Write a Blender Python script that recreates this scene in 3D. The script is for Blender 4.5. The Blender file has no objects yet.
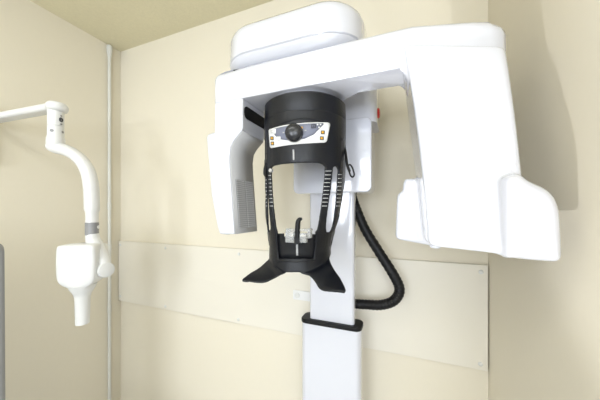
import bpy, bmesh, math, random
from mathutils import Vector, Matrix
random.seed(4)
PI = math.pi
S = bpy.context.scene
COL = S.collection

# ------------------------------------------------------------------ calibration
# camera stands at the origin of x/y, 1.45 m high, turned 21.3 deg to the left of the back wall's normal
F = 255.0
YAW = math.radians(21.4)
CY, SY = math.cos(YAW), math.sin(YAW)
CAMZ = 1.45
HZ = 210.0                       # horizon row of the photograph
BACK = 1.20                      # back wall
LEFT = -1.815                    # left wall
RIGHT = 0.322                    # right wall

def ray(px, py):
    dx = px - 300.0
    return Vector(((dx*CY - F*SY)/F, (dx*SY + F*CY)/F, (HZ - py)/F))
def at(px, py, Y):               # point at distance Y from the camera, measured square to the back wall
    r = ray(px, py); k = Y/r.y
    return Vector((r.x*k, Y, CAMZ + r.z*k))
def atx(px, py, X):
    r = ray(px, py); k = X/r.x
    return Vector((X, r.y*k, CAMZ + r.z*k))
def atd(px, py, d):
    r = ray(px, py)
    return Vector((r.x*d, r.y*d, CAMZ + r.z*d))

# ------------------------------------------------------------------ materials
def nodes(name):
    m = bpy.data.materials.new(name); m.use_nodes = True
    nt = m.node_tree
    return m, nt, nt.nodes['Principled BSDF']
def srgb(r, g, b):
    def f(c):
        c /= 255.0
        return c/12.92 if c <= 0.04045 else ((c+0.055)/1.055)**2.4
    return (f(r), f(g), f(b), 1.0)
def plain(name, col, rough=0.4, metal=0.0, coat=0.0, spec=0.5, bump=0.0, bscale=400, var=0.0):
    m, nt, b = nodes(name)
    b.inputs['Base Color'].default_value = col
    b.inputs['Roughness'].default_value = rough
    b.inputs['Metallic'].default_value = metal
    b.inputs['Specular IOR Level'].default_value = spec
    b.inputs['Coat Weight'].default_value = coat
    b.inputs['Coat Roughness'].default_value = 0.04
    tc = nt.nodes.new('ShaderNodeTexCoord')
    n = nt.nodes.new('ShaderNodeTexNoise'); n.inputs['Scale'].default_value = bscale
    n.inputs['Detail'].default_value = 3
    nt.links.new(tc.outputs['Object'], n.inputs['Vector'])
    if var > 0:
        mx = nt.nodes.new('ShaderNodeMix'); mx.data_type = 'RGBA'
        mx.inputs['A'].default_value = tuple(c*(1-var) for c in col[:3]) + (1,)
        mx.inputs['B'].default_value = tuple(min(1, c*(1+var)) for c in col[:3]) + (1,)
        nt.links.new(n.outputs['Fac'], mx.inputs['Factor'])
        nt.links.new(mx.outputs['Result'], b.inputs['Base Color'])
    if bump > 0:
        bp = nt.nodes.new('ShaderNodeBump'); bp.inputs['Strength'].default_value = bump
        bp.inputs['Distance'].default_value = 0.001
        nt.links.new(n.outputs['Fac'], bp.inputs['Height'])
        nt.links.new(bp.outputs['Normal'], b.inputs['Normal'])
    return m

WHITE = plain('white_gloss_plastic', (0.66, 0.67, 0.735, 1), rough=0.16, coat=1.0, spec=0.5)
WHITE2 = plain('white_satin_plastic', (0.58, 0.59, 0.65, 1), rough=0.35)
OFFWHITE = plain('warm_white_enamel', (0.71, 0.71, 0.705, 1), rough=0.3, coat=0.3)
GREYP = plain('shaded_grey_plastic', (0.47, 0.47, 0.48, 1), rough=0.4)  # grey partly stands for shade on the sensor's inner face
GRILLE = plain('grille_grey', (0.36, 0.36, 0.37, 1), rough=0.5)
SLAT = plain('grille_slat', (0.55, 0.55, 0.56, 1), rough=0.45)
BLACK = plain('matte_black_plastic', (0.005, 0.006, 0.0095, 1), rough=0.36, spec=0.35, bump=0.25, bscale=1400)
BLACKIN = plain('black_inset_plastic', (0.009, 0.0095, 0.012, 1), rough=0.4, spec=0.3)
RUBBER = plain('black_rubber', (0.006, 0.006, 0.007, 1), rough=0.45, spec=0.25)
KNOB = plain('black_knob', (0.02, 0.021, 0.025, 1), rough=0.25)
SLATE = plain('slate_blue_print', srgb(112, 116, 134), rough=0.35)
PANELW = plain('panel_white_print', (0.80, 0.80, 0.80, 1), rough=0.35)
YELLOW = plain('amber_button', srgb(226, 170, 40), rough=0.35)
MARK = plain('grey_print', (0.45, 0.45, 0.46, 1), rough=0.5)
DARKM = plain('dark_print', (0.04, 0.04, 0.045, 1), rough=0.5)
RED = plain('red_button_plastic', srgb(196, 30, 26), rough=0.3, coat=0.4)
BAND = plain('grey_band', (0.25, 0.25, 0.26, 1), rough=0.4)
SEAM = plain('seam_grey', (0.32, 0.32, 0.34, 1), rough=0.6)
BOARD = plain('cream_board', srgb(228, 223, 211), rough=0.45, bump=0.05, bscale=300)
SCREW = plain('screw_cap', (0.72, 0.72, 0.70, 1), rough=0.4)
PVC = plain('pvc_white', (0.68, 0.68, 0.64, 1), rough=0.4)
CHAIR = plain('grey_upholstery', srgb(146, 147, 149), rough=0.6, bump=0.2, bscale=600)
STEEL = plain('steel', (0.5, 0.5, 0.52, 1), rough=0.3, metal=1.0)

m, nt, b = nodes('clear_acrylic')
b.inputs['Base Color'].default_value = (0.95, 0.96, 0.97, 1)
b.inputs['Transmission Weight'].default_value = 0.75
b.inputs['Roughness'].default_value = 0.12
b.inputs['IOR'].default_value = 1.35
ACRYLIC = m

def wallmat(name, col, bstr=0.25, tint=0.05):
    m, nt, b = nodes(name)
    tc = nt.nodes.new('ShaderNodeTexCoord')
    n1 = nt.nodes.new('ShaderNodeTexNoise'); n1.inputs['Scale'].default_value = 2.2; n1.inputs['Detail'].default_value = 4
    n2 = nt.nodes.new('ShaderNodeTexNoise'); n2.inputs['Scale'].default_value = 90; n2.inputs['Detail'].default_value = 5
    mp = nt.nodes.new('ShaderNodeMapping'); mp.inputs['Scale'].default_value = (1, 1, 0.35)
    nt.links.new(tc.outputs['Object'], mp.inputs['Vector'])
    nt.links.new(mp.outputs['Vector'], n2.inputs['Vector'])
    nt.links.new(tc.outputs['Object'], n1.inputs['Vector'])
    ad = nt.nodes.new('ShaderNodeMath'); ad.operation = 'ADD'
    ml = nt.nodes.new('ShaderNodeMath'); ml.operation = 'MULTIPLY'; ml.inputs[1].default_value = 0.5
    nt.links.new(n1.outputs['Fac'], ad.inputs[0]); nt.links.new(n2.outputs['Fac'], ad.inputs[1])
    nt.links.new(ad.outputs[0], ml.inputs[0])
    mx = nt.nodes.new('ShaderNodeMix'); mx.data_type = 'RGBA'
    mx.inputs['A'].default_value = tuple(c*(1-tint) for c in col[:3]) + (1,)
    mx.inputs['B'].default_value = tuple(min(1, c*(1+tint)) for c in col[:3]) + (1,)
    nt.links.new(ml.outputs[0], mx.inputs['Factor'])
    nt.links.new(mx.outputs['Result'], b.inputs['Base Color'])
    bp = nt.nodes.new('ShaderNodeBump'); bp.inputs['Strength'].default_value = bstr; bp.inputs['Distance'].default_value = 0.002
    nt.links.new(n2.outputs['Fac'], bp.inputs['Height'])
    nt.links.new(bp.outputs['Normal'], b.inputs['Normal'])
    b.inputs['Roughness'].default_value = 0.62
    b.inputs['Specular IOR Level'].default_value = 0.25
    return m
WALL = wallmat('cream_wallpaper', srgb(228, 221, 204), 0.1, 0.02)
WALLW = wallmat('white_wallpaper', srgb(232, 231, 228), 0.1, 0.02)
CEIL = wallmat('ceiling_paper', srgb(222, 215, 186), 0.6, 0.14)
FLOOR = wallmat('beige_vinyl', srgb(205, 206, 208), 0.1, 0.04)
FRAMEM = plain('window_frame_paint', (0.7, 0.7, 0.68, 1), rough=0.5)
m, nt, b = nodes('window_glass')
tr = nt.nodes.new('ShaderNodeBsdfTransparent'); gl = nt.nodes.new('ShaderNodeBsdfGlossy'); gl.inputs['Roughness'].default_value = 0.02
ms = nt.nodes.new('ShaderNodeMixShader'); ms.inputs[0].default_value = 0.06
nt.links.new(tr.outputs[0], ms.inputs[1]); nt.links.new(gl.outputs[0], ms.inputs[2])
nt.links.new(ms.outputs[0], nt.nodes['Material Output'].inputs['Surface'])
GLASS = m

# ------------------------------------------------------------------ mesh helpers
def obj(name, bm, mat, parent=None, bevel=0.0, seg=3, smooth=True, sub=0, sharp=40, solid=0.0):
    me = bpy.data.meshes.new(name)
    bmesh.ops.recalc_face_normals(bm, faces=bm.faces)
    bm.to_mesh(me); bm.free()
    o = bpy.data.objects.new(name, me); COL.objects.link(o)
    me.materials.append(mat)
    if smooth:
        for p in me.polygons: p.use_smooth = True
        if not bevel and not sub:
            me.set_sharp_from_angle(angle=math.radians(sharp))
    if solid:
        md = o.modifiers.new('solid', 'SOLIDIFY'); md.thickness = solid; md.offset = 0
    if bevel:
        md = o.modifiers.new('bevel', 'BEVEL'); md.width = bevel; md.segments = seg
        md.limit_method = 'ANGLE'; md.angle_limit = math.radians(28); md.use_clamp_overlap = True
        w = o.modifiers.new('wn', 'WEIGHTED_NORMAL'); w.keep_sharp = False
    if sub:
        md = o.modifiers.new('sub', 'SUBSURF'); md.levels = sub; md.render_levels = sub
    if parent is not None:
        o.parent = parent
        o.matrix_parent_inverse = parent.matrix_world.inverted()
    return o

def box(bm, x0, x1, y0, y1, z0, z1):
    v = [bm.verts.new(p) for p in ((x0,y0,z0),(x1,y0,z0),(x1,y1,z0),(x0,y1,z0),(x0,y0,z1),(x1,y0,z1),(x1,y1,z1),(x0,y1,z1))]
    for f in ((0,3,2,1),(4,5,6,7),(0,1,5,4),(1,2,6,5),(2,3,7,6),(3,0,4,7)):
        bm.faces.new([v[i] for i in f])
def rings(bm, rs, cap=True, closed=True):
    vs = [[bm.verts.new(p) for p in r] for r in rs]
    n = len(vs[0])
    for a, c in zip(vs, vs[1:]):
        for i in range(n if closed else n-1):
            j = (i+1) % n
            bm.faces.new((a[i], a[j], c[j], c[i]))
    if cap:
        bm.faces.new(list(reversed(vs[0]))); bm.faces.new(vs[-1])
    return vs
def prism(bm, pts, off):          # polygon (3D points) pushed along off
    off = Vector(off)
    rings(bm, [[Vector(p) for p in pts], [Vector(p)+off for p in pts]])
def tube(bm, path, rad, n=14, cap=True, closed=False):
    path = [Vector(p) for p in path]
    R = rad if hasattr(rad, '__len__') else [rad]*len(path)
    up = None; rs = []
    for i, p in enumerate(path):
        if closed: t = path[(i+1) % len(path)] - path[i-1]
        else: t = path[min(i+1, len(path)-1)] - path[max(i-1, 0)]
        t.normalize()
        if up is None:
            up = Vector((0,0,1)) if abs(t.z) < 0.9 else Vector((1,0,0))
        s = t.cross(up); s.normalize(); up = s.cross(t); up.normalize()
        rs.append([p + (s*math.cos(2*PI*k/n) + up*math.sin(2*PI*k/n))*R[i] for k in range(n)])
    if closed:
        rs.append(rs[0]); vs = rings(bm, rs, cap=False); bmesh.ops.remove_doubles(bm, verts=bm.verts, dist=1e-6)
    else: rings(bm, rs, cap)
def smooth_path(pts, k=8):        # Catmull-Rom
    pts = [Vector(p) for p in pts]; out = []
    for i in range(len(pts)-1):
        p0 = pts[max(i-1,0)]; p1 = pts[i]; p2 = pts[i+1]; p3 = pts[min(i+2,len(pts)-1)]
        for j in range(k):
            t = j/k
            out.append(0.5*((2*p1)+(p2-p0)*t+(2*p0-5*p1+4*p2-p3)*t*t+(3*p1-p0-3*p2+p3)*t**3))
    out.append(pts[-1]); return out
def lerp_list(vals, k):
    out = []
    for i in range(len(vals)-1):
        for j in range(k): out.append(vals[i]+(vals[i+1]-vals[i])*j/k)
    out.append(vals[-1]); return out
def lathe(bm, c, axis, prof, n=32, cap=True):   # prof: (radius, distance along axis)
    c = Vector(c); a = Vector(axis).normalized()
    u = a.orthogonal().normalized(); w = a.cross(u)
    rings(bm, [[c + a*d + (u*math.cos(2*PI*k/n)+w*math.sin(2*PI*k/n))*r for k in range(n)] for r, d in prof], cap)
def rrect(x0, x1, y0, y1, r, n=8):              # rounded rectangle outline in 2D
    out = []
    for cx, cy, a0 in ((x1-r,y0+r,-90),(x1-r,y1-r,0),(x0+r,y1-r,90),(x0+r,y0+r,180)):
        for k in range(n+1):
            a = math.radians(a0+90*k/n); out.append((cx+r*math.cos(a), cy+r*math.sin(a)))
    return out

def thing(name, label, cat, loc=(0,0,0), group=None):
    o = bpy.data.objects.new(name, None); COL.objects.link(o)
    o.empty_display_size = 0.1
    o.location = loc; o['label'] = label; o['category'] = cat
    if group: o['group'] = group
    bpy.context.view_layer.update()
    return o
def tag(o, label, cat):
    o['label'] = label; o['category'] = cat; return o
def struct(name, bm, mat, parent=None, **k):
    o = obj(name, bm, mat, parent, smooth=False, **k)
    if parent is None: o['kind'] = 'structure'
    return o

# ------------------------------------------------------------------ room
ZC = at(120, 52, BACK).z          # ceiling height, about 2.55 m
X1, Y0 = 2.6, -2.8                # the surgery continues behind and to the right of the camera
bm = bmesh.new(); box(bm, LEFT-0.1, X1, Y0-0.1, BACK+0.1, -0.1, 0); struct('floor', bm, FLOOR)
bm = bmesh.new(); box(bm, LEFT-0.1, X1, Y0-0.1, BACK+0.1, ZC, ZC+0.1); struct('ceiling', bm, CEIL)
bm = bmesh.new(); box(bm, LEFT, RIGHT, BACK, BACK+0.1, 0, ZC); struct('wall_back', bm, WALL)
bm = bmesh.new(); box(bm, LEFT-0.1, LEFT, Y0, BACK+0.1, 0, ZC); struct('wall_left', bm, WALL)
bm = bmesh.new(); box(bm, RIGHT, RIGHT+0.1, 0.12, BACK+0.1, 0, ZC); struct('wall_right', bm, WALL)
# wall behind the camera with two tall windows
wins = [(-1.25, -0.15), (0.35, 1.75)]
WZ0, WZ1 = 0.95, 2.42
bm = bmesh.new()
xs = [LEFT] + [v for w in wins for v in w] + [X1]
for i in range(0, len(xs), 2): box(bm, xs[i], xs[i+1], Y0-0.1, Y0, 0, ZC)
for a, c in wins:
    box(bm, a, c, Y0-0.1, Y0, 0, WZ0); box(bm, a, c, Y0-0.1, Y0, WZ1, ZC)
struct('wall_front', bm, WALLW)
bm = bmesh.new(); box(bm, X1, X1+0.1, Y0, BACK+0.1, 0, ZC); struct('wall_side', bm, WALLW)
for i, (a, c) in enumerate(wins):
    bm = bmesh.new()
    t = 0.045
    box(bm, a, a+t, Y0-0.08, Y0-0.02, WZ0, WZ1); box(bm, c-t, c, Y0-0.08, Y0-0.02, WZ0, WZ1)
    box(bm, a, c, Y0-0.08, Y0-0.02, WZ0, WZ0+t); box(bm, a, c, Y0-0.08, Y0-0.02, WZ1-t, WZ1)
    mid = (a+c)/2
    box(bm, mid-0.025, mid+0.025, Y0-0.08, Y0-0.02, WZ0, WZ1)
    box(bm, a, c, Y0-0.08, Y0-0.02, 1.72, 1.76)
    w = struct('window_%d' % (i+1), bm, FRAMEM); w['kind'] = 'structure'
    bm = bmesh.new(); box(bm, a+t, c-t, Y0-0.052, Y0-0.048, WZ0+t, WZ1-t)
    struct('pane', bm, GLASS, w)

# ------------------------------------------------------------------ cream board on the back wall
BT = 0.018
BY = BACK - BT
xl = at(118.4, 270, BY).x; xr = at(488, 270, BY).x
zt = at(118.4, 241, BY).z; zb = at(118.4, 300.4, BY).z
root = thing('mounting_board', 'wide flat cream mounting board screwed along the back wall', 'board', (0, BACK, zb))
bm = bmesh.new(); box(bm, xl, xr, BY, BACK-0.0005, zb, zt)
obj('board_panel', bm, BOARD, root, bevel=0.0015, seg=2)
for px, py in ((120.5,245),(120.5,296),(165.5,248),(165.5,306.3),(239,254),(238.5,319.5),(481,272),(480.5,364)):
    p = at(px, py, BY)
    bm = bmesh.new(); lathe(bm, p, (0,-1,0), ((0.0085,-0.001),(0.0085,0.002),(0.006,0.0045),(0.001,0.005)), 16)
    obj('screw_cap', bm, SCREW, root)

# wall socket plate on the board, seen just left of the column
p0 = at(293.5, 289.5, BY-0.001); p1 = at(309.5, 301, BY-0.001)
root = thing('socket_plate', 'small white wall socket plate with round jack on the cream board left of the column', 'socket', (p0.x, BY, p1.z))
bm = bmesh.new(); box(bm, p0.x, p1.x+0.01, BY-0.009, BY-0.0005, p1.z, p0.z)
obj('cover_plate', bm, PANELW, root, bevel=0.003)
c = at(297.3, 295.3, BY-0.01)
bm = bmesh.new(); lathe(bm, c, (0,-1,0), ((0.013,0),(0.013,0.004),(0.0095,0.004),(0.0095,0.001)), 20)
obj('jack', bm, SCREW, root)

# vertical white conduit in the left corner
cx = LEFT + 0.0145
p = atx(109.5, 60, cx)
cyy = p.y
root = thing('cable_conduit', 'thin white vertical cable pipe on the left wall near the corner', 'pipe', (cx, cyy, 0.02))
bm = bmesh.new(); tube(bm, [(cx,cyy,0.02),(cx,cyy,1.2),(cx,cyy,ZC-0.05)], 0.0098, 16); obj('pipe', bm, PVC, root)
zt_ = ZC-0.002
bm = bmesh.new(); lathe(bm, (cx,cyy,zt_-0.055), (0,0,1), ((0.0105,-0.03),(0.0155,0),(0.0165,0.03),(0.0155,0.045),(0.008,0.050)), 20); obj('pipe_cap', bm, PVC, root)
for py in (206, 247, 309):
    z = atx(109.5, py, cx).z
    bm = bmesh.new(); lathe(bm, (cx,cyy,z), (0,0,1), ((0.0098,-0.022),(0.0118,-0.02),(0.0118,0.02),(0.0098,0.022)), 18); obj('coupling', bm, PVC, root)

# ------------------------------------------------------------------ panoramic x-ray machine
AX, AY = -0.303, 0.82            # turning axis of the arm, centre of the head frame
COLY = 1.0
M = thing('panoramic_xray_machine', 'tall white panoramic dental x-ray machine with overhead arm and black head frame', 'x-ray machine', (at(331,320,COLY).x, 1.08, 0))

# column: lower sleeve, collar, inner column
sx0, sx1 = at(300.6, 320, COLY).x, at(360.6, 320, COLY).x
zs = at(302.5, 319.5, COLY).z
out = rrect(sx0, sx1, COLY, 1.078, 0.024)
bm = bmesh.new(); rings(bm, [[(x,y,z) for x,y in out] for z in (0.03, zs-0.012)]); obj('column_sleeve', bm, WHITE, M)
out = rrect(sx0-0.003, sx1+0.003, COLY-0.004, 1.082, 0.027)
bm = bmesh.new(); rings(bm, [[(x,y,z) for x,y in out] for z in (zs-0.014, zs+0.004)]); obj('column_collar', bm, RUBBER, M, bevel=0.004)
bm = bmesh.new(); rings(bm, [[(x,y,z) for x,y in rrect(sx0-0.08, sx1+0.08, 0.93, 1.17, 0.04)] for z in (0.0, 0.03)]); obj('base_plate', bm, WHITE2, M, bevel=0.004)
ix0, ix1 = at(309.3, 320, COLY+0.014).x, at(354, 320, COLY+0.014).x
out = rrect(ix0, ix1, COLY+0.014, 1.066, 0.012)
bm = bmesh.new(); rings(bm, [[(x,y,z) for x,y in out] for z in (zs-0.01, 1.86)]); obj('inner_column', bm, WHITE, M)

# carriage box in front of the column and the neck that climbs to the top cover
CB = 0.955
bx0, bx1 = at(293.2, 170, CB).x, at(371.5, 170, CB).x
zb0, zb1 = at(330, 193, CB).z, at(370, 121.5, CB).z
bm = bmesh.new()
o2 = rrect(bx0, bx1, zb0, zb1+0.02, 0.022)
rings(bm, [[(x,y,z) for x,z in o2] for y in (CB, 1.10)]); obj('carriage', bm, WHITE, M, bevel=0.006)
bm = bmesh.new()
nx0, nx1 = at(300, 100, CB+0.01).x, at(376.5, 100, CB+0.01).x
rings(bm, [[(x,y,z) for x,y in rrect(nx0, nx1, CB+0.008, 1.13, 0.03)] for z in (zb1+0.004, CAMZ+0.52)])
obj('support_neck', bm, WHITE, M)
p = at(377.2, 111, CB+0.05)
bm = bmesh.new(); lathe(bm, (nx1-0.004, CB+0.075, p.z), (1,0,0), ((0.020,0),(0.020,0.006),(0.017,0.010),(0.008,0.012)), 24); obj('emergency_button', bm, RED, M)

# hose from the carriage down and back into the column
hp = [(352,196,1.10),(356,208,1.095),(365,229,1.09),(379,252,1.085),(393,274,1.08),(399.5,289,1.08),(394.5,300,1.08),(382,304.8,1.08),(366,304.5,1.09),(352,303.5,1.09)]
path = smooth_path([at(*q) for q in hp], 14)
bm = bmesh.new()
tube(bm, path, [0.0195 + 0.0012*math.sin(i*PI/1.5) for i in range(len(path))], 16); obj('hose', bm, RUBBER, M)

# top cover
def plan_ring(x0, x1, y0, y1, r, z, n=10): return [(x,y,z) for x,y in rrect(x0,x1,y0,y1,r,n)]
cx0, cx1, cy0, cy1 = -0.588, -0.102, 0.703, 1.02
zs1 = CAMZ + 0.510
bm = bmesh.new()
prof = [(0.004,0.0),(0.0,0.003),(0.0,0.07),(0.005,0.088),(0.016,0.101),(0.036,0.109),(0.07,0.112)]
rings(bm, [plan_ring(cx0+d, cx1-d, cy0+d*0.9, cy1-d*0.9, max(0.02, 0.125-d*0.9), zs1+h) for d, h in prof])
obj('top_cover', bm, WHITE, M, sharp=30)
bm = bmesh.new()
prof = [(0.055,-0.036),(0.030,-0.034),(0.014,-0.024),(0.004,-0.010),(0.002,-0.004),(0.002,-0.0022)]
rings(bm, [plan_ring(cx0+d, cx1-d, cy0+d*0.9, cy1-d*0.9, 0.125-d*0.9, zs1+h) for d, h in prof])
obj('cover_base', bm, WHITE2, M)
bm = bmesh.new(); rings(bm, [plan_ring(cx0+0.005, cx1-0.005, cy0+0.005, cy1-0.005, 0.12, zs1+h) for h in (-0.006, 0.004)]); obj('cover_seam', bm, SEAM, M)

# rotating arm: overhead beam with a curved right end
AR = bpy.data.objects.new('rotating_arm', None)
zt, zb = CAMZ+0.458, CAMZ+0.362
front = [(-0.590,0.745),(-0.5895,0.712),(-0.586,0.703),(-0.577,0.700),(-0.45,0.700),(-0.3,0.700),(-0.15,0.699),(-0.03,0.698),(0.03,0.699),(0.06,0.700),(0.10,0.701),(0.16,0.703),(0.195,0.707),(0.218,0.714),(0.230,0.728)]
back = [(0.236,0.83),(0.22,0.85),(0.10,0.84),(0.0,0.80),(-0.12,0.80),(-0.20,0.86),(-0.28,0.92),(-0.36,0.92),(-0.44,0.87),(-0.57,0.855),(-0.588,0.84)]
pl = front + back
cxm, cym = -0.2, 0.78
def shrink(p, d):
    i = pl.index(p); a = Vector(pl[i-1]); c = Vector(pl[(i+1) % len(pl)]); t = (c-a).normalized()
    return (p[0]-t.y*d, p[1]+t.x*d)
bm = bmesh.new()
lv = [(0.004,zb),(0.001,zb+0.001),(0.0,zb+0.004),(0.0,zb+0.04),(0.0,zb+0.078),(0.001,zb+0.088),(0.004,zb+0.097),(0.009,zb+0.104),(0.017,zb+0.109),(0.03,zb+0.111)]
def drop(x, z): return 0.16*max(0.0, x-0.03)      # the right end dips a little
rings(bm, [[(*shrink(p, d*(2.2 if (p[0] < -0.56 or p[0] > 0.215) and z > zb+0.05 else 1.0)), z-drop(p[0],z)) for p in pl] for d, z in lv])
arm = obj('rotating_arm', bm, WHITE, M, sharp=50)
bpy.data.objects.remove(AR)
bm = bmesh.new(); lathe(bm, (AX,AY,zb-0.014), (0,0,1), ((0.105,0),(0.105,0.02)), 48); obj('turning_hub', bm, WHITE2, M)
bm = bmesh.new(); lathe(bm, (AX,AY,zt-0.02), (0,0,1), ((0.05,0),(0.05,0.06)), 40); obj('pivot', bm, WHITE2, M)

# sensor housing on the arm's left end
YS, YE = 0.702, 0.846
prof = [(214.6,98.5),(214.2,134),(216.5,165),(220.8,234.3),(234,234.3),(231.7,200),(229.6,170),(229.2,156),(230.2,147),(233.5,140.5),(238,135),(241.3,131),(242.5,127),(242.5,98.5)]
bm = bmesh.new()
pts = [at(a,c,YS) for a,c in prof]
pts[0].z = pts[-1].z = zb+0.004
prism(bm, pts, (0, YE-YS, 0)); sens = obj('sensor_housing', bm, WHITE, M, bevel=0.005)
# grey liner, inner face's shade partly in its colour, following the S profile
inner = [at(a,c,YS) for a,c in prof[4:12]]
bm = bmesh.new()
va = [[bm.verts.new(p + Vector((dx, y-YS, 0))) for p in inner] for y in (YS+0.004, YE-0.004) for dx in (0.0022,)]
for i in range(len(inner)-1): bm.faces.new((va[0][i], va[0][i+1], va[1][i+1], va[1][i]))
obj('shaded_liner', bm, GREYP, M, solid=0.003)
def face_x(z):
    for a, c in zip(inner, inner[1:]):
        if min(a.z,c.z) <= z <= max(a.z,c.z): return a.x+(c.x-a.x)*(z-a.z)/(c.z-a.z)
    return inner[0].x
gz0, gz1 = CAMZ-0.062, CAMZ+0.105
gy0, gy1 = YS+0.022, YE-0.016
bm = bmesh.new()
rs = []
for z in [gz0 + (gz1-gz0)*k/8 for k in range(9)]:
    x = face_x(z)
    rs.append([(x+0.001,gy0,z),(x+0.0052,gy0,z),(x+0.0052,gy1,z),(x+0.001,gy1,z)])
rings(bm, rs); gr = obj('sensor_grille', bm, GRILLE, M)
bm = bmesh.new()
nsl = 24
for k in range(nsl):
    z = gz0 + (gz1-gz0)*(k+0.5)/nsl; x = face_x(z)+0.0045
    ym = (gy0+gy1)/2
    box(bm, x, x+0.003, gy0+0.004, ym-0.004, z-0.0019, z+0.0019); box(bm, x, x+0.003, ym+0.004, gy1-0.004, z-0.0019, z+0.0019)
obj('grille_slats', bm, SLAT, gr)
# black slot above the shaded liner
p0 = at(243.4, 105, YS+0.008); p1 = at(243.4, 117.5, YS+0.008)
bm = bmesh.new()
o2 = rrect(YS+0.008, YE+0.03, p1.z, p0.z, 0.018)
xx = at(242.5,110,YS).x
rings(bm, [[(x,y,z) for y,z in o2] for x in (xx-0.004, xx+0.0025)]); obj('inner_slot', bm, RUBBER, M)
# thin blade on the housing's outer side
bm = bmesh.new()
pts = [at(a,c,0.765) for a,c in ((206.2,137),(208,134),(216,131.5),(226,133),(228,235),(219.3,234),(217,226),(211.2,195))]
prism(bm, pts, (0,0.07,0)); obj('side_blade', bm, WHITE, M, bevel=0.006)

# tube head on the arm's right end: face leans forward as it comes down
H = []
for t in (0, 0.12, 0.3, 0.5, 0.7, 0.86, 0.95, 1.0):
    py = 46 + (247-46)*t
    fl = at(404 + (428.5-404)*t + 3.2*math.sin(PI*t), py, 0.689 - 0.003*t)
    z = fl.z = (CAMZ+0.413)*(1-t) + (CAMZ-0.089)*t
    zr = z - 0.053*(1-t)**3
    pxr = 506 + (532-506)*t
    Yr = 0.688 - (0.688-0.590)*t
    r0 = ray(pxr, 0); fr = Vector((r0.x*Yr/r0.y, Yr, zr))
    r0 = ray(402.5 + 20*t, 0); Yb = 0.85
    bl = Vector((r0.x*Yb/r0.y, Yb, z)); br = Vector((min(0.262, fr.x+0.045), 0.86, zr))
    H.append((fl, fr, br, bl))
bm = bmesh.new()
ring = []
def rounded_quad(q, rr, n=5):
    out = []
    for i in range(4):
        p = q[i]; a = (q[i-1]-p); c = (q[(i+1)%4]-p)
        r_ = rr[i]
        A = p + a.normalized()*r_; C = p + c.normalized()*r_
        for k in range(n+1):
            u = k/n; out.append((1-u)**2*A + 2*u*(1-u)*p + u*u*C)
    return out
def inset(q, d):
    c = sum(q, Vector())/4
    return [p + (c-p).normalized()*d for p in q]
rs = [rounded_quad(inset(H[0],0.01), (0.008,0.03,0.03,0.02))]
for q in H[:-1]: rs.append(rounded_quad(q, (0.008,0.018,0.03,0.02)))
last = H[-1]
for d, dz in ((0.0,0.014),(0.004,0.006),(0.012,0.001),(0.024,0.0)):
    rs.append([p+Vector((0,0,dz)) for p in rounded_quad(inset(last,d), (0.008,0.026,0.03,0.02))])
rs[0] = [p + Vector((0,0,0.004)) for p in rs[0]]
rings(bm, rs)
def pillow(bm, pts, prof):        # outline pushed along y, drawn in at the front to round it over
    n = len(pts)
    sg = 1 if sum(pts[i-1].x*pts[i].z - pts[i].x*pts[i-1].z for i in range(n)) > 0 else -1
    rs = []
    for y, d in prof:
        r = []
        for i, p in enumerate(pts):
            t = (Vector(pts[(i+1) % n]) - Vector(pts[i-1])).normalized()
            nrm = Vector((-t.z, 0, t.x))*sg
            r.append(Vector(p) + nrm*d + Vector((0, y, 0)))
        rs.append(r)
    rings(bm, rs)
pr = [(506,177),(514,173),(520.5,171.5),(525.5,174),(531,178.8),(538,182.2),(546.5,185.8),(554,190.5),(560,197.5),(563.5,207),(565,216),(567.2,256),(565.5,262),(560,264),(530,261.6),(506,258.5)]
pillow(bm, [at(a,c,0.594) for a,c in pr], ((0,0.016),(0.003,0.009),(0.009,0.003),(0.018,0),(0.15,0),(0.165,0.005),(0.172,0.014)))
pr = [(403.2,184),(404,179.5),(407,178),(430,178),(440,190),(440,248),(427,245.5),(398,240),(395.2,237),(397,196),(399,192.5),(402.5,190.5)]
pillow(bm, [at(a,c,0.79) for a,c in pr], ((0,0.010),(0.003,0.004),(0.010,0),(0.10,0),(0.11,0.006)))
cxf = at(407,82,0.70).x; rf = 0.034                 # hollow of the inner corner under the beam
pf = [(cxf-rf,zb+0.01),(cxf+0.02,zb+0.01),(cxf+0.02,zb-rf)] + [(cxf-rf+rf*math.cos(a*PI/12), zb-rf+rf*math.sin(a*PI/12)) for a in range(7)]
prism(bm, [(x,0.702,z) for x,z in pf], (0,0.092,0))
head = obj('tube_head', bm, WHITE, M)
md = head.modifiers.new('fuse', 'REMESH'); md.mode = 'VOXEL'; md.voxel_size = 0.0032; md.use_smooth_shade = True
md = head.modifiers.new('soften', 'SMOOTH'); md.factor = 0.5; md.iterations = 14
for a, c, Y in ((436,247.5,0.70),(511,257.8,0.615)):
    p = at(a, c, Y); bm = bmesh.new(); lathe(bm, (p.x,p.y+0.01,CAMZ-0.083), (0,0,-1), ((0.013,0),(0.013,0.008),(0.009,0.011)), 20); obj('foot_pad', bm, WHITE2, head)

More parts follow.
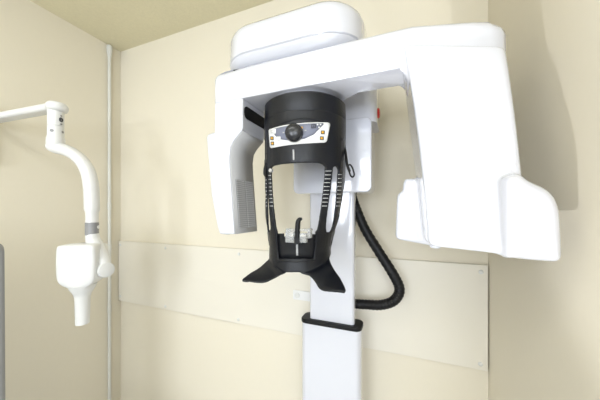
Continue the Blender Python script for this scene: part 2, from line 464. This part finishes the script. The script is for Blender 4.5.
# ---------------- black head frame
def rad(zr):
    tab = [(-0.30,0.108),(-0.20,0.106),(-0.16,0.103),(-0.133,0.102),(-0.087,0.110),(-0.02,0.1225),(0.05,0.129),(0.10,0.1325),(0.16,0.1345),(0.40,0.1345)]
    if zr <= tab[0][0]: return tab[0][1]
    for (a,ra),(c,rc) in zip(tab, tab[1:]):
        if a <= zr <= c: return ra+(rc-ra)*(zr-a)/(c-a)
    return tab[-1][1]
def axx(zr): return AX - 0.018*min(1.0, max(0.0, (0.10-zr)/0.22))
def cone(px, py, off=0.0):        # where the line of sight meets the frame's shell
    r = ray(px, py); best = None; prev = None
    s = 0.5
    while s < 1.1:
        p = r*s; g = math.hypot(p.x-axx(p.z), p.y-AY) - rad(p.z) - off
        if best is None or g < best[0]: best = (g, s)
        if g <= 0:
            lo, hi = s-0.004, s
            for _ in range(24):
                mid = (lo+hi)/2; p = r*mid
                if math.hypot(p.x-axx(p.z), p.y-AY) - rad(p.z) - off > 0: lo = mid
                else: hi = mid
            s = hi; break
        s += 0.004
    else: s = best[1]
    p = r*s; ax = axx(p.z); d = Vector((p.x-ax, p.y-AY)); d.normalize()
    k = rad(p.z)+off
    return Vector((ax+d.x*k, AY+d.y*k, CAMZ+p.z))
def strip(bm, rows, ncol=8, sub=3, off=0.0):
    ys = lerp_list([r[0] for r in rows], sub); ls = lerp_list([r[1] for r in rows], sub); rr = lerp_list([r[2] for r in rows], sub)
    vs = [[bm.verts.new(cone(l+(r-l)*k/ncol, y, off)) for k in range(ncol+1)] for y, l, r in zip(ys, ls, rr)]
    for a, c in zip(vs, vs[1:]):
        for k in range(ncol): bm.faces.new((a[k], a[k+1], c[k+1], c[k]))
def quadstrip(bm, A, B, n=6, bulge=0.0):
    vs = [[bm.verts.new(a.lerp(b_, k/n) + Vector((0,-bulge*math.sin(PI*k/n),0))) for k in range(n+1)] for a, b_ in zip(A, B)]
    for a, c in zip(vs, vs[1:]):
        for k in range(n): bm.faces.new((a[k], a[k+1], c[k+1], c[k]))

# turning ring at the top
bm = bmesh.new()
lathe(bm, (AX,AY,0), (0,0,1), ((0.10,CAMZ+0.347),(0.132,CAMZ+0.347),(0.1375,CAMZ+0.342),(0.1385,CAMZ+0.290),(0.1355,CAMZ+0.285),(0.10,CAMZ+0.285)), 64)
obj('head_ring', bm, BLACK, M)
fr = bmesh.new()
# shell under the ring (all the way round), then the front apron that carries the panel
n = 64
v0 = [[fr.verts.new((AX+rad(z)*math.sin(2*PI*k/n), AY-rad(z)*math.cos(2*PI*k/n), CAMZ+z)) for k in range(n)] for z in (0.292, 0.235)]
for k in range(n): fr.faces.new((v0[0][k], v0[0][(k+1)%n], v0[1][(k+1)%n], v0[1][k]))
strip(fr, [(118,262,346),(140,262,346),(158,262,346),(161,262,346)], 28)
# underside arch of the apron between the struts
arch = [(271,168.5),(272.5,166.8),(275,165.6),(282,164.4),(292,163.4),(302,162.9),(312,162.7),(319,163.3),(322.5,164.6),(325,167)]
A = [cone(a,160) for a,_ in arch]; B = [cone(a,c) for a,c in arch]
quadstrip(fr, A, B, 3)
strip(fr, [(160,262,271.2),(168.5,262,271)], 6)
arch = [(325,167),(329,169),(332,169.5),(332.6,168),(334,166.6),(336,166.6),(337.5,168.5),(338.3,171)]
quadstrip(fr, [cone(a,160) for a,_ in arch], [cone(a,c) for a,c in arch], 3)
strip(fr, [(160,338.2,346),(172,338.2,346)], 4)
# struts
strip(fr, [(167,325,332.6),(172,324.9,332.2),(190,323.2,330.2),(206,321.3,327.8),(220,319.2,326),(226,318.2,325.6),(230,317.2,325.8),(232.5,315,326.6)], 5)
strip(fr, [(170,338.2,346),(190,336.9,345),(206,335.8,344),(220,334,343),(226,333,342),(230,331.6,341),(232.5,329.5,340)], 4)
strip(fr, [(167,267.6,271.2),(176,267.8,271.3),(190,268.7,272),(206,269.5,273.3),(220,270.8,275),(228,271.3,276.2),(232.5,270,277.6)], 5)
strip(fr, [(166,262,267.4),(180,262,266.9),(206,263,267.2),(224,264,267.8),(229,264,268.2),(232.5,264,270)], 3)
# lower body around the pocket
strip(fr, [(232,262,277.4),(245,266,277.8),(256,267.8,279),(259,269.5,279.2)], 8)
strip(fr, [(232,315.6,340),(245,314.8,338),(252,314,331),(256,313.4,329.5),(259,313.4,328.4)], 8)
strip(fr, [(258.5,269.3,328.6),(263,272,324),(266,274,322),(269,280,311),(272.3,286,300)], 20)
# shoulder wings
Lt = [cone(268.5,250), cone(268,258), at(264.5,264,0.775), at(258.5,269,0.752), at(251,273.3,0.722), at(244.5,278,0.694), at(242.6,279.6,0.684)]
Lb = [cone(284,262), cone(286,272), at(279,275.6,0.722), at(271.5,279.4,0.708), at(263.5,282.6,0.695), at(251,282.3,0.687), at(243,280.4,0.683)]
quadstrip(fr, smooth_path(Lt,4), smooth_path(Lb,4), 8, 0.004)
Rt = [cone(329.3,250), cone(329.3,257), at(331.2,264,0.775), at(335,271,0.755), at(340,278,0.728), at(344.3,286,0.702), at(346,290.6,0.688)]
Rb = [cone(302,262), cone(300,272), at(309,275.5,0.722), at(315,282,0.710), at(319.5,289,0.698), at(328,291.7,0.690), at(345,292,0.686)]
quadstrip(fr, smooth_path(Rt,4), smooth_path(Rb,4), 8, 0.004)
bmesh.ops.remove_doubles(fr, verts=fr.verts, dist=0.0004)
frame = obj('head_frame', fr, BLACK, M, sharp=60, solid=0.008)
md = frame.modifiers.new('fuse', 'REMESH'); md.mode = 'VOXEL'; md.voxel_size = 0.0018; md.use_smooth_shade = True
md = frame.modifiers.new('soften', 'SMOOTH'); md.factor = 0.5; md.iterations = 12

# pocket behind the lower edge and its front lip
bm = bmesh.new(); strip(bm, [(236.5,276,317.5),(238,276,317.5),(259.5,278,314.5)], 16, off=-0.008)
pk = obj('chin_pocket', bm, BLACKIN, M, solid=0.006)
for rw in ([(233.6,276,283.6),(238,276,283.8)], [(234.4,313,317.5),(238,310,317.5)]):
    bm = bmesh.new(); strip(bm, rw, 4, off=-0.008); obj('pocket_shoulder', bm, BLACKIN, pk, solid=0.006)
bm = bmesh.new(); tube(bm, [cone(276+0.06*k*2.6*(41/39) if False else 277.6+(37.2/16)*k, 260.3+1.2*math.sin(PI*k/16), 0.004) for k in range(17)], 0.0028, 10); obj('pocket_lip', bm, BLACKIN, pk)
bm = bmesh.new(); strip(bm, [(244.5,296.0,298.0),(255.5,296.2,298.2)], 2, off=-0.0035); obj('centre_mark', bm, MARK, pk, solid=0.001)
# apron crease and mark
bm = bmesh.new(); strip(bm, [(149.5,292.6,294.2),(160.0,292.8,294.4)], 2, off=0.004); obj('centre_mark', bm, MARK, frame, solid=0.001)
bm = bmesh.new(); tube(bm, [cone(266+(75/24)*k, 153.8-2.2*math.sin(PI*k/24)-0.03*k, 0.0030) for k in range(25)], 0.0012, 8); obj('trim_ridge', bm, BLACKIN, frame)
bm = bmesh.new(); tube(bm, [cone(281+(50/20)*k, 123.4-3.8*math.sin(PI*min(1,k/17)) - 0.11*k, 0.003) for k in range(19)], 0.003, 8); obj('panel_brow', bm, BLACK, frame)
# height scales on the struts
def scale_marks(bm, y0, y1, n, fl, fr_):
    for k in range(n):
        y = y0+(y1-y0)*k/(n-1); t = (y-y0)/(y1-y0); e = 0.35
        strip(bm, [(y-0.25, fl(t)+e, fr_(t)-e), (y+0.25, fl(t)+e, fr_(t)-e)], 3, 1, off=0.0045)
for y0, y1, n_, a, c in ((171,206,10,lambda t:325-3.4*t,lambda t:331.8-4.2*t),(174.5,206,9,lambda t:338-1.9*t,lambda t:342.2-1.4*t),
                         (175.5,206,9,lambda t:268+1.4*t,lambda t:271.2+2*t),(180,206,8,lambda t:265.0+0.4*t,lambda t:266.8+0.4*t)):
    bm = bmesh.new(); scale_marks(bm, y0, y1, n_, a, c); obj('scale_marks', bm, PANELW, frame, solid=0.001)

# control panel
bm = bmesh.new()
top = [(268.9,130.6),(269.8,129.4),(276,127.4),(284,125.4),(294,123.9),(305,122.9),(318,122.4),(327,122.5),(329,123.2),(329.9,124.6)]
bot = [(270.2,147.0),(271.4,148.1),(276,147.2),(284,145.8),(294,144.5),(305,143.6),(316,143.0),(324,142.7),(325.8,142.2),(326.8,140.8)]
quadstrip(bm, [cone(a,c,0.0045) for a,c in top], [cone(a,c,0.0045) for a,c in bot], 5)
cp = obj('control_panel', bm, PANELW, frame, solid=0.003)
bm = bmesh.new()
top = [(274.4,128.7),(276,128.2),(281,126.9),(288,125.6),(296,124.4),(305,123.7),(314,123.3),(323.3,123.2)]
bot = [(274.6,135),(277,137.6),(282,139.6),(288,140.3),(296,140.2),(305,138.6),(314,134.2),(323.5,124.4)]
quadstrip(bm, [cone(a,c,0.0068) for a,c in top], [cone(a,c,0.0068) for a,c in bot], 5); obj('slate_inlay', bm, SLATE, cp, solid=0.001)
bm = bmesh.new(); strip(bm, [(128.9,269.9,275.8),(133.6,270.2,275.6)], 3, 1, off=0.0078); obj('white_corner_tile', bm, PANELW, cp, solid=0.001)
bm = bmesh.new(); strip(bm, [(136.6,276.6,280.5),(140.6,277,280.5)], 3, 1, off=0.0078); obj('white_notch_tile', bm, PANELW, cp, solid=0.001)
kc = cone(294.4, 133.5, 0.006); nrm = Vector((kc.x-AX, kc.y-AY, 0)).normalized()
nrm = (nrm + Vector((0.10,0,0))).normalized()
bm = bmesh.new(); lathe(bm, kc, nrm, ((0.0255,0),(0.0265,0.004),(0.0255,0.012),(0.0235,0.018),(0.018,0.0225),(0.010,0.025),(0.001,0.0255)), 36); obj('dial_knob', bm, KNOB, cp)
for a, c in ((271.9,138.2),(272.4,143.4),(322.8,132.3),(321.8,138.2)):
    w = 1.55 if a < 300 else 1.9
    bm = bmesh.new(); strip(bm, [(c-1.75,a-w,a+w),(c+1.75,a-w,a+w)], 3, 1, off=0.0078); bt = obj('button', bm, DARKM, cp, solid=0.001)
    bm = bmesh.new(); strip(bm, [(c-1.0,a-w*0.55,a+w*0.55),(c+1.0,a-w*0.55,a+w*0.55)], 3, 1, off=0.0088); obj('button_light', bm, YELLOW, bt, solid=0.001)
bm = bmesh.new(); strip(bm, [(124.2,311.2,315.8),(124.9,311.2,315.8)], 3, 1, off=0.0082); strip(bm, [(127.4,311.2,315.8),(128.1,311.2,315.8)], 3, 1, off=0.0082)
strip(bm, [(124.2,311.2,311.9),(128,311.2,311.9)], 1, 1, off=0.0082); strip(bm, [(124.2,315.1,315.8),(128,315.1,315.8)], 1, 1, off=0.0082); strip(bm, [(125.8,312.8,314.4),(126.6,312.8,314.4)], 1, 1, off=0.0082)
obj('display_symbol', bm, DARKM, cp, solid=0.0006)
bm = bmesh.new()                  # three-bladed radiation symbol
for cxp, cyp in ((317.6,124.6),(320.6,124.5),(319.1,127.4)): strip(bm, [(cyp-0.8,cxp-0.9,cxp+0.9),(cyp+0.8,cxp-0.7,cxp+0.7)], 2, 1, off=0.0082)
obj('radiation_symbol', bm, PANELW, cp, solid=0.0006)
bm = bmesh.new(); strip(bm, [(130.6,271,274.5),(131.2,271,274.5)], 2, 1, off=0.0088); strip(bm, [(132.2,271,273.6),(132.7,271,273.6)], 2, 1, off=0.0088); obj('panel_print', bm, MARK, cp, solid=0.0006)
bm = bmesh.new(); strip(bm, [(126.6,300.4,302.4),(128.4,301,303)], 2, 1, off=0.0082); obj('amber_lamp', bm, YELLOW, cp, solid=0.0006)
for a, c in ((283.6,132.6),(305.6,130.4)):
    bm = bmesh.new(); strip(bm, [(c-0.6,a-0.9,a+0.9),(c+0.6,a-0.9,a+0.9)], 1, 1, off=0.0082); obj('dial_symbol', bm, MARK, cp, solid=0.0006)

# clear bite holder in the pocket and the black bite hook
hb = cone(297, 236, 0.0)
hy = hb.y - 0.004
bm = bmesh.new()
q0 = at(286.4, 231, hy); q1 = at(294.6, 242.5, hy); box(bm, q0.x, q1.x, hy-0.010, hy+0.006, q1.z, q0.z)
q0 = at(300.6, 233, hy); q1 = at(306.8, 242.6, hy); box(bm, q0.x, q1.x, hy-0.010, hy+0.006, q1.z, q0.z)
holder = obj('bite_holder', bm, ACRYLIC, M, bevel=0.002)
bm = bmesh.new()
q0 = at(289, 228.2, hy+0.02); q1 = at(312, 231, hy+0.02); box(bm, q0.x, q1.x, hy-0.004, hy+0.028, q1.z, q0.z)
for a in (290.2, 311):
    p = at(a, 229, hy+0.02); box(bm, p.x-0.004, p.x+0.004, hy-0.002, hy+0.02, p.z-0.026, p.z+0.003)
q0 = at(288, 232.3, hy+0.02); q1 = at(312, 235, hy+0.02); box(bm, q0.x, q1.x, hy+0.004, hy+0.024, q1.z, q0.z)
obj('clear_rail', bm, ACRYLIC, holder, bevel=0.0012)
bm = bmesh.new(); q0 = at(294.4, 236.5, hy); q1 = at(300.8, 244, hy); box(bm, q0.x, q1.x, hy-0.004, hy+0.01, q1.z, q0.z); obj('holder_block', bm, BLACKIN, holder, bevel=0.002)
pth = smooth_path([at(a,c,hy-0.002) for a,c in ((297.6,238),(297.6,232),(297.7,226),(298.2,221.5),(299.6,219.3),(301.8,219.0))], 6)
bm = bmesh.new(); tube(bm, pth, lerp_list([0.0082,0.0082,0.008,0.0074,0.006,0.004],6), 12); obj('bite_hook', bm, RUBBER, holder)

# temple support lever on the right, clasp on the left
pth = smooth_path([cone(341.6,139.5,0.004), at(343.5,144,0.83), at(345.2,151,0.815), at(346.2,158,0.80), at(347.2,165,0.79), at(349.6,171.5,0.785)], 6)
bm = bmesh.new(); tube(bm, pth, 0.0042, 12)
lever = obj('temple_lever', bm, RUBBER, M)
lp = [at(a,c,0.783) for a,c in ((348.4,165.2),(350.2,164.8),(352.2,167.5),(353.6,171.5),(354.2,175),(352.6,177),(350.6,175.6),(349.2,171.5),(348.2,168))]
bm = bmesh.new(); tube(bm, smooth_path(lp+[lp[0]],5)[:-1], 0.0026, 10, closed=True); obj('lever_loop', bm, RUBBER, lever)
pth = smooth_path([cone(266.2,163,0.003), cone(265.4,169,0.006), cone(265.2,174,0.007), cone(266.4,177,0.006)], 5)
bm = bmesh.new(); tube(bm, pth, lerp_list([0.004,0.0062,0.006,0.003],5), 12); obj('strap_clasp', bm, RUBBER, M)
bm = bmesh.new(); q = cone(270.8,170.5,0.002); lathe(bm, q-Vector((0,0.004,0)), (0,1,0), ((0.006,0),(0.006,0.01)), 14); obj('clasp_button', bm, STEEL, frame)

# ------------------------------------------------------------------ wall-hung x-ray arm at the left
D = 1.09
wp = at(0, 119, 0.62)
a0 = atd(-22, 121.6, 1.31); a0.x = LEFT+0.035; a0.y = 0.57; a0.z = CAMZ+0.416
W = thing('intraoral_xray_arm', 'small white dental x-ray head hanging from a jointed arm on the left wall', 'x-ray machine', (LEFT, a0.y, a0.z-0.2))
bm = bmesh.new(); box(bm, LEFT+0.0005, LEFT+0.05, 0.43, 0.575, a0.z-0.2, a0.z+0.08); obj('wall_mount', bm, OFFWHITE, W, bevel=0.012)
j = atd(57, 107.2, D)
jq = atd(55.8, 107.2, D); jx, jy = jq.x, jq.y
# extension arm: rounded bar
dirv = (j-a0).normalized(); side = Vector((-dirv.y, dirv.x, 0)).normalized(); upv = dirv.cross(side)*-1
if upv.z < 0: upv = -upv
bm = bmesh.new()
def barring(c, w, h, n=6):
    return [c + side*x + upv*z for x, z in rrect(-w, w, -h, h, min(w,h)*0.75, n)]
e = j + dirv*0.0
rings(bm, [barring(a0.lerp(e,t), 0.026, 0.0150) for t in (0,0.25,0.5,0.75,0.93)]); obj('extension_arm', bm, OFFWHITE, W)
zt0 = atd(57,102.8,D).z
bm = bmesh.new(); lathe(bm, (j.x,j.y,zt0-0.040), (0,0,1), ((0.026,0),(0.034,0.006),(0.038,0.016),(0.037,0.027),(0.031,0.036),(0.018,0.0395),(0.002,0.040)), 36); obj('joint_cap', bm, OFFWHITE, W)
zA = atd(56,126.3,D).z; zB = atd(56,137.5,D).z; zC_ = atd(56,146.5,D).z
bm = bmesh.new(); lathe(bm, (jx,jy,0), (0,0,1), ((0.0285,zt0-0.030),(0.0275,zt0-0.045),(0.0272,zA+0.001),(0.0262,zA),), 36); up_col = obj('upper_collar', bm, OFFWHITE, W)
bm = bmesh.new(); lathe(bm, (jx,jy,0), (0,0,1), ((0.026,zA+0.0015),(0.026,zA-0.0015)), 36); obj('collar_seam', bm, SEAM, up_col)
bm = bmesh.new(); lathe(bm, (jx,jy,0), (0,0,1), ((0.0275,zA-0.001),(0.0278,zB+0.004),(0.031,zB-0.005),(0.0315,zC_+0.006),(0.026,zC_-0.004)), 36); low_col = obj('lower_collar', bm, OFFWHITE, W)
def on_collar(px, py, r=0.0276):
    rr_ = ray(px, py); best = None
    s = 0.9
    while s < 1.3:
        p = rr_*s
        if math.hypot(p.x-jx, p.y-jy) <= r: break
        s += 0.0005
    p = rr_*s; d = Vector((p.x-jx, p.y-jy, 0)).normalized()
    return Vector((p.x, p.y, CAMZ+p.z)), d
def dot(px, py, r, mat, par, name):
    p, d = on_collar(px, py); bm = bmesh.new(); lathe(bm, p-d*0.001, d, ((r,0),(r,0.0022)), 14); obj(name, bm, mat, par)
dot(51.8,130.4,0.0065,BAND,low_col,'collar_screw'); dot(62.6,132.2,0.0055,BAND,low_col,'collar_screw')
# round printed emblem: dark ring with small marks above and below
p, d = on_collar(61, 119.8)
bm = bmesh.new()
u = Vector((-d.y,d.x,0))
tube(bm, [p + d*0.0005 + u*0.0055*math.cos(2*PI*k/18) + Vector((0,0,0.0075*math.sin(2*PI*k/18))) for k in range(18)], 0.0024, 8, closed=True)
lathe(bm, p-d*0.001, d, ((0.0026,0),(0.0026,0.002)), 10)
obj('collar_emblem', bm, DARKM, up_col)
dot(61.2,116.0,0.0040,BAND,up_col,'collar_print'); dot(61.2,124.2,0.0040,BAND,up_col,'collar_print')
# curved drop arm
c0 = Vector((jx,jy,atd(56,146.5,D).z))
pts = [c0 + Vector((0,0,-0.004)), atd(66,150.3,D), atd(75,155,1.088), atd(82.5,162,1.085), atd(88,172,1.083), atd(90.8,184,1.08), atd(91.8,198,1.08), atd(92.0,210,1.08)]
bm = bmesh.new()
start = c0 - (pts[1]-c0).normalized()*0.034
pp = smooth_path([start, c0-(pts[1]-c0).normalized()*0.02] + pts, 7)
rr2 = lerp_list([0.010,0.025,0.0255,0.0245,0.0245,0.0255,0.027,0.0275,0.0275,0.027],7)
tube(bm, pp, rr2, 24); obj('drop_arm', bm, OFFWHITE, W)
zl = atd(92,210,1.08); x_, y_ = zl.x, zl.y
zz = lambda py: atd(92,py,1.08).z
bm = bmesh.new(); lathe(bm, (x_,y_,0), (0,0,1), ((0.0275,zz(209)),(0.0225,zz(213)),(0.0225,zz(222.6))), 28); obj('arm_sleeve', bm, OFFWHITE, W)
bm = bmesh.new(); lathe(bm, (x_,y_,0), (0,0,1), ((0.0238,zz(222.4)),(0.0238,zz(235))), 28); gb = obj('grey_band', bm, BAND, W); gb['label'] = 'grey band round the arm'
d = Vector((-x_, -y_, 0)).normalized(); sd = Vector((-d.y, d.x, 0))
bm = bmesh.new()
q = Vector((x_,y_,zz(227)))
dd = (d*0.45 + sd*0.9).normalized() if (sd.x > 0) else (d*0.45 - sd*0.9).normalized()
lathe(bm, q+dd*0.0225, dd, ((0.0075,0),(0.0075,0.0018)), 12); obj('band_label', bm, PANELW, gb)
# yoke: bends from the band to the pivot at the head's right
yk = [atd(92.2,234,1.08), atd(93.2,240,1.08), atd(96.8,247.5,1.075), atd(101.2,256,1.07), atd(103.6,263.5,1.065), atd(104.4,270,1.062)]
bm = bmesh.new(); tube(bm, smooth_path(yk,7), lerp_list([0.0235,0.0265,0.0285,0.0275,0.026,0.023],7), 22); obj('yoke', bm, OFFWHITE, W)
pv = atd(104.8,269.6,1.06)
hc = atd(76,266,1.06)
axv = (hc-pv); axv.z = 0; axv.normalize()
outn = (ray(104,210)*-1); outn.z = 0; outn.normalize()
pd = (outn*0.75 - axv*0.66).normalized()
bm = bmesh.new(); lathe(bm, pv-pd*0.02, pd, ((0.031,0),(0.032,0.03),(0.029,0.037),(0.018,0.040),(0.002,0.041)), 30); obj('pivot_knob', bm, OFFWHITE, W)
bm = bmesh.new(); tube(bm, [pv, pv.lerp(hc,0.3), pv.lerp(hc,0.55)], 0.03, 20); obj('pivot_arm', bm, OFFWHITE, W)
# head: rounded block with a square front face, then neck and cone
fdir = (outn*0.92 + axv*0.38).normalized()          # the way the front face looks
rdir = Vector((-fdir.y, fdir.x, 0))
if rdir.dot(-axv) < 0: rdir = -rdir                 # towards the yoke
fc = atd(75.2,262,1.0)
hw = 0.068
HO = [(-16.6,14.2),(-14.6,16.6),(-8,17.2),(0,17.4),(8,17.2),(14.4,16.6),(16.8,14.2),(17.6,6),(17.6,-6),(17.2,-17),(15,-22.5),(10,-26.4),(4,-28.4),(-2,-28.2),(-8,-26),(-13.5,-22.5),(-16.4,-17),(-17.2,-6),(-17.2,6)]
def hring(depth, sx, dz=0.0):
    c = fc - fdir*depth
    loop = [Vector((x*0.00385*sx, 0, (z+5)*0.00392*sx - 5*0.00392 + dz)) for x, z in HO]
    sm = smooth_path([loop[-1]] + loop + [loop[0], loop[1]], 3)[3:-3]
    return [Vector((c.x, c.y, fc.z)) + rdir*p.x + Vector((0,0,p.z)) for p in sm[:-1]]
rs = [hring(-0.004,0.80), hring(-0.002,0.92), hring(0.002,0.97), hring(0.008,1.0), hring(0.06,1.0), hring(0.10,0.97), hring(0.125,0.90), hring(0.138,0.78), hring(0.142,0.6)]
bm = bmesh.new(); rings(bm, rs); obj('xray_head', bm, OFFWHITE, W, sharp=80)
cc = fc - fdir*0.055; czx = atd(82.5,292,1.04)
cc = Vector((czx.x, czx.y, 0))
bm = bmesh.new()
zq = lambda py: atd(82.5,py,1.04).z
lathe(bm, cc, (0,0,1), ((0.048,zq(284)),(0.042,zq(288)),(0.034,zq(291.5)),(0.0285,zq(294)),(0.0275,zq(296))), 32); obj('cone_neck', bm, OFFWHITE, W)
bm = bmesh.new()
lathe(bm, cc, (0,0,1), ((0.0265,zq(294)),(0.0258,zq(296)),(0.0235,zq(323.4)),(0.0205,zq(323.6)),(0.0205,zq(316))), 32); obj('cone_tip', bm, OFFWHITE, W)

# ------------------------------------------------------------------ grey chair back at the left edge of the view
cd = 0.86
e0 = atd(6.0, 300, cd)
er = ray(0,210); er.z = 0; er.normalize()
rt = Vector((er.y, -er.x, 0))                       # to the right as seen from the camera
base = e0 - rt*0.21; base.z = 0
K = thing('treatment_chair', 'grey padded chair back with rounded shoulder at the left edge of the view', 'chair', base)
ztop = atd(3, 242.8, cd).z
def krow(pts, y0, y1):
    return [[Vector((base.x,base.y,0)) + rt*x + er*y + Vector((0,0,z)) for x, z in pts] for y in (y0, y1)]
bm = bmesh.new()
rings(bm, krow([(x*(0.985 if z > ztop-0.07 else 1),z) for x,z in rrect(-0.21,0.21,0.48,ztop,0.03,8)], 0, 0.09)); obj('backrest', bm, CHAIR, K, bevel=0.015)
bm = bmesh.new(); rings(bm, krow(rrect(-0.19,0.19,ztop-0.005,ztop+0.012,0.005,4), 0.02, 0.07)); obj('top_edge', bm, BAND, K, bevel=0.004)
bm = bmesh.new(); rings(bm, [[Vector((base.x,base.y,0)) + rt*x + er*y + Vector((0,0,z)) for x, y in rrect(-0.22,0.22,-0.40,0.06,0.06,6)] for z in (0.40,0.50)]); obj('seat', bm, CHAIR, K, bevel=0.02)
bm = bmesh.new(); lathe(bm, Vector((base.x,base.y,0))-er*0.17, (0,0,1), ((0.22,0.0),(0.22,0.02),(0.05,0.04),(0.04,0.41)), 28); obj('pedestal', bm, STEEL, K)

# ------------------------------------------------------------------ light
def area(name, loc, target, size, power, col, sy=None):
    l = bpy.data.lights.new(name, 'AREA'); l.energy = power; l.color = col
    l.shape = 'RECTANGLE'; l.size = size; l.size_y = sy or size
    o = bpy.data.objects.new(name, l); COL.objects.link(o); o.location = loc
    o.rotation_euler = (Vector(target)-Vector(loc)).to_track_quat('-Z','Y').to_euler()
    return o
# daylight outside the two windows
for a, c in wins:
    area('window_daylight', ((a+c)/2, Y0-0.35, 1.65), ((a+c)/2, 0, 1.5), (c-a)*1.5, 106, (0.86,0.92,1.0), 1.9)
# added ceiling lights out of view; row of three placed to reflect in arm
for x, y, sx, e in ((-1.12,-0.42,0.34,2.6),(-0.70,-0.42,0.34,2.6),(-0.28,-0.42,0.34,2.6),(0.9,-1.2,1.2,9)):
    area('added_ceiling_light', (x, y, ZC-0.02), (x, y, 0), sx, e, (0.95,0.96,0.95), 0.3)
# narrow low lamp near the floor behind the camera, throwing the tube head's shadow up onto the right wall
l = bpy.data.lights.new('low_lamp', 'SPOT'); l.energy = 50; l.color = (0.95,0.97,1.0); l.shadow_soft_size = 0.012
l.spot_size = math.radians(34); l.spot_blend = 0.6
o = bpy.data.objects.new('low_lamp', l); COL.objects.link(o); o.location = (-0.44,-0.18,0.04)
o.rotation_euler = (Vector((0.32,0.60,1.95))-Vector(o.location)).to_track_quat('-Z','Y').to_euler()

w = bpy.data.worlds.new('World'); S.world = w; w.use_nodes = True
bg = w.node_tree.nodes['Background']; bg.inputs[0].default_value = (0.9,0.95,1.0,1); bg.inputs[1].default_value = 1.0

# ------------------------------------------------------------------ camera
cam = bpy.data.cameras.new('camera'); co = bpy.data.objects.new('camera', cam); COL.objects.link(co)
co.location = (0,0,CAMZ); co.rotation_euler = (PI/2, 0, YAW)
cam.sensor_width = 36.0; cam.lens = F/600*36.0; cam.shift_y = (HZ-200)/600.0
cam.clip_start = 0.02
S.camera = co
S.view_settings.view_transform = 'Standard'; S.view_settings.look = 'None'
S.view_settings.exposure = 0.46; S.view_settings.gamma = 1.0
S.view_settings.use_curve_mapping = False
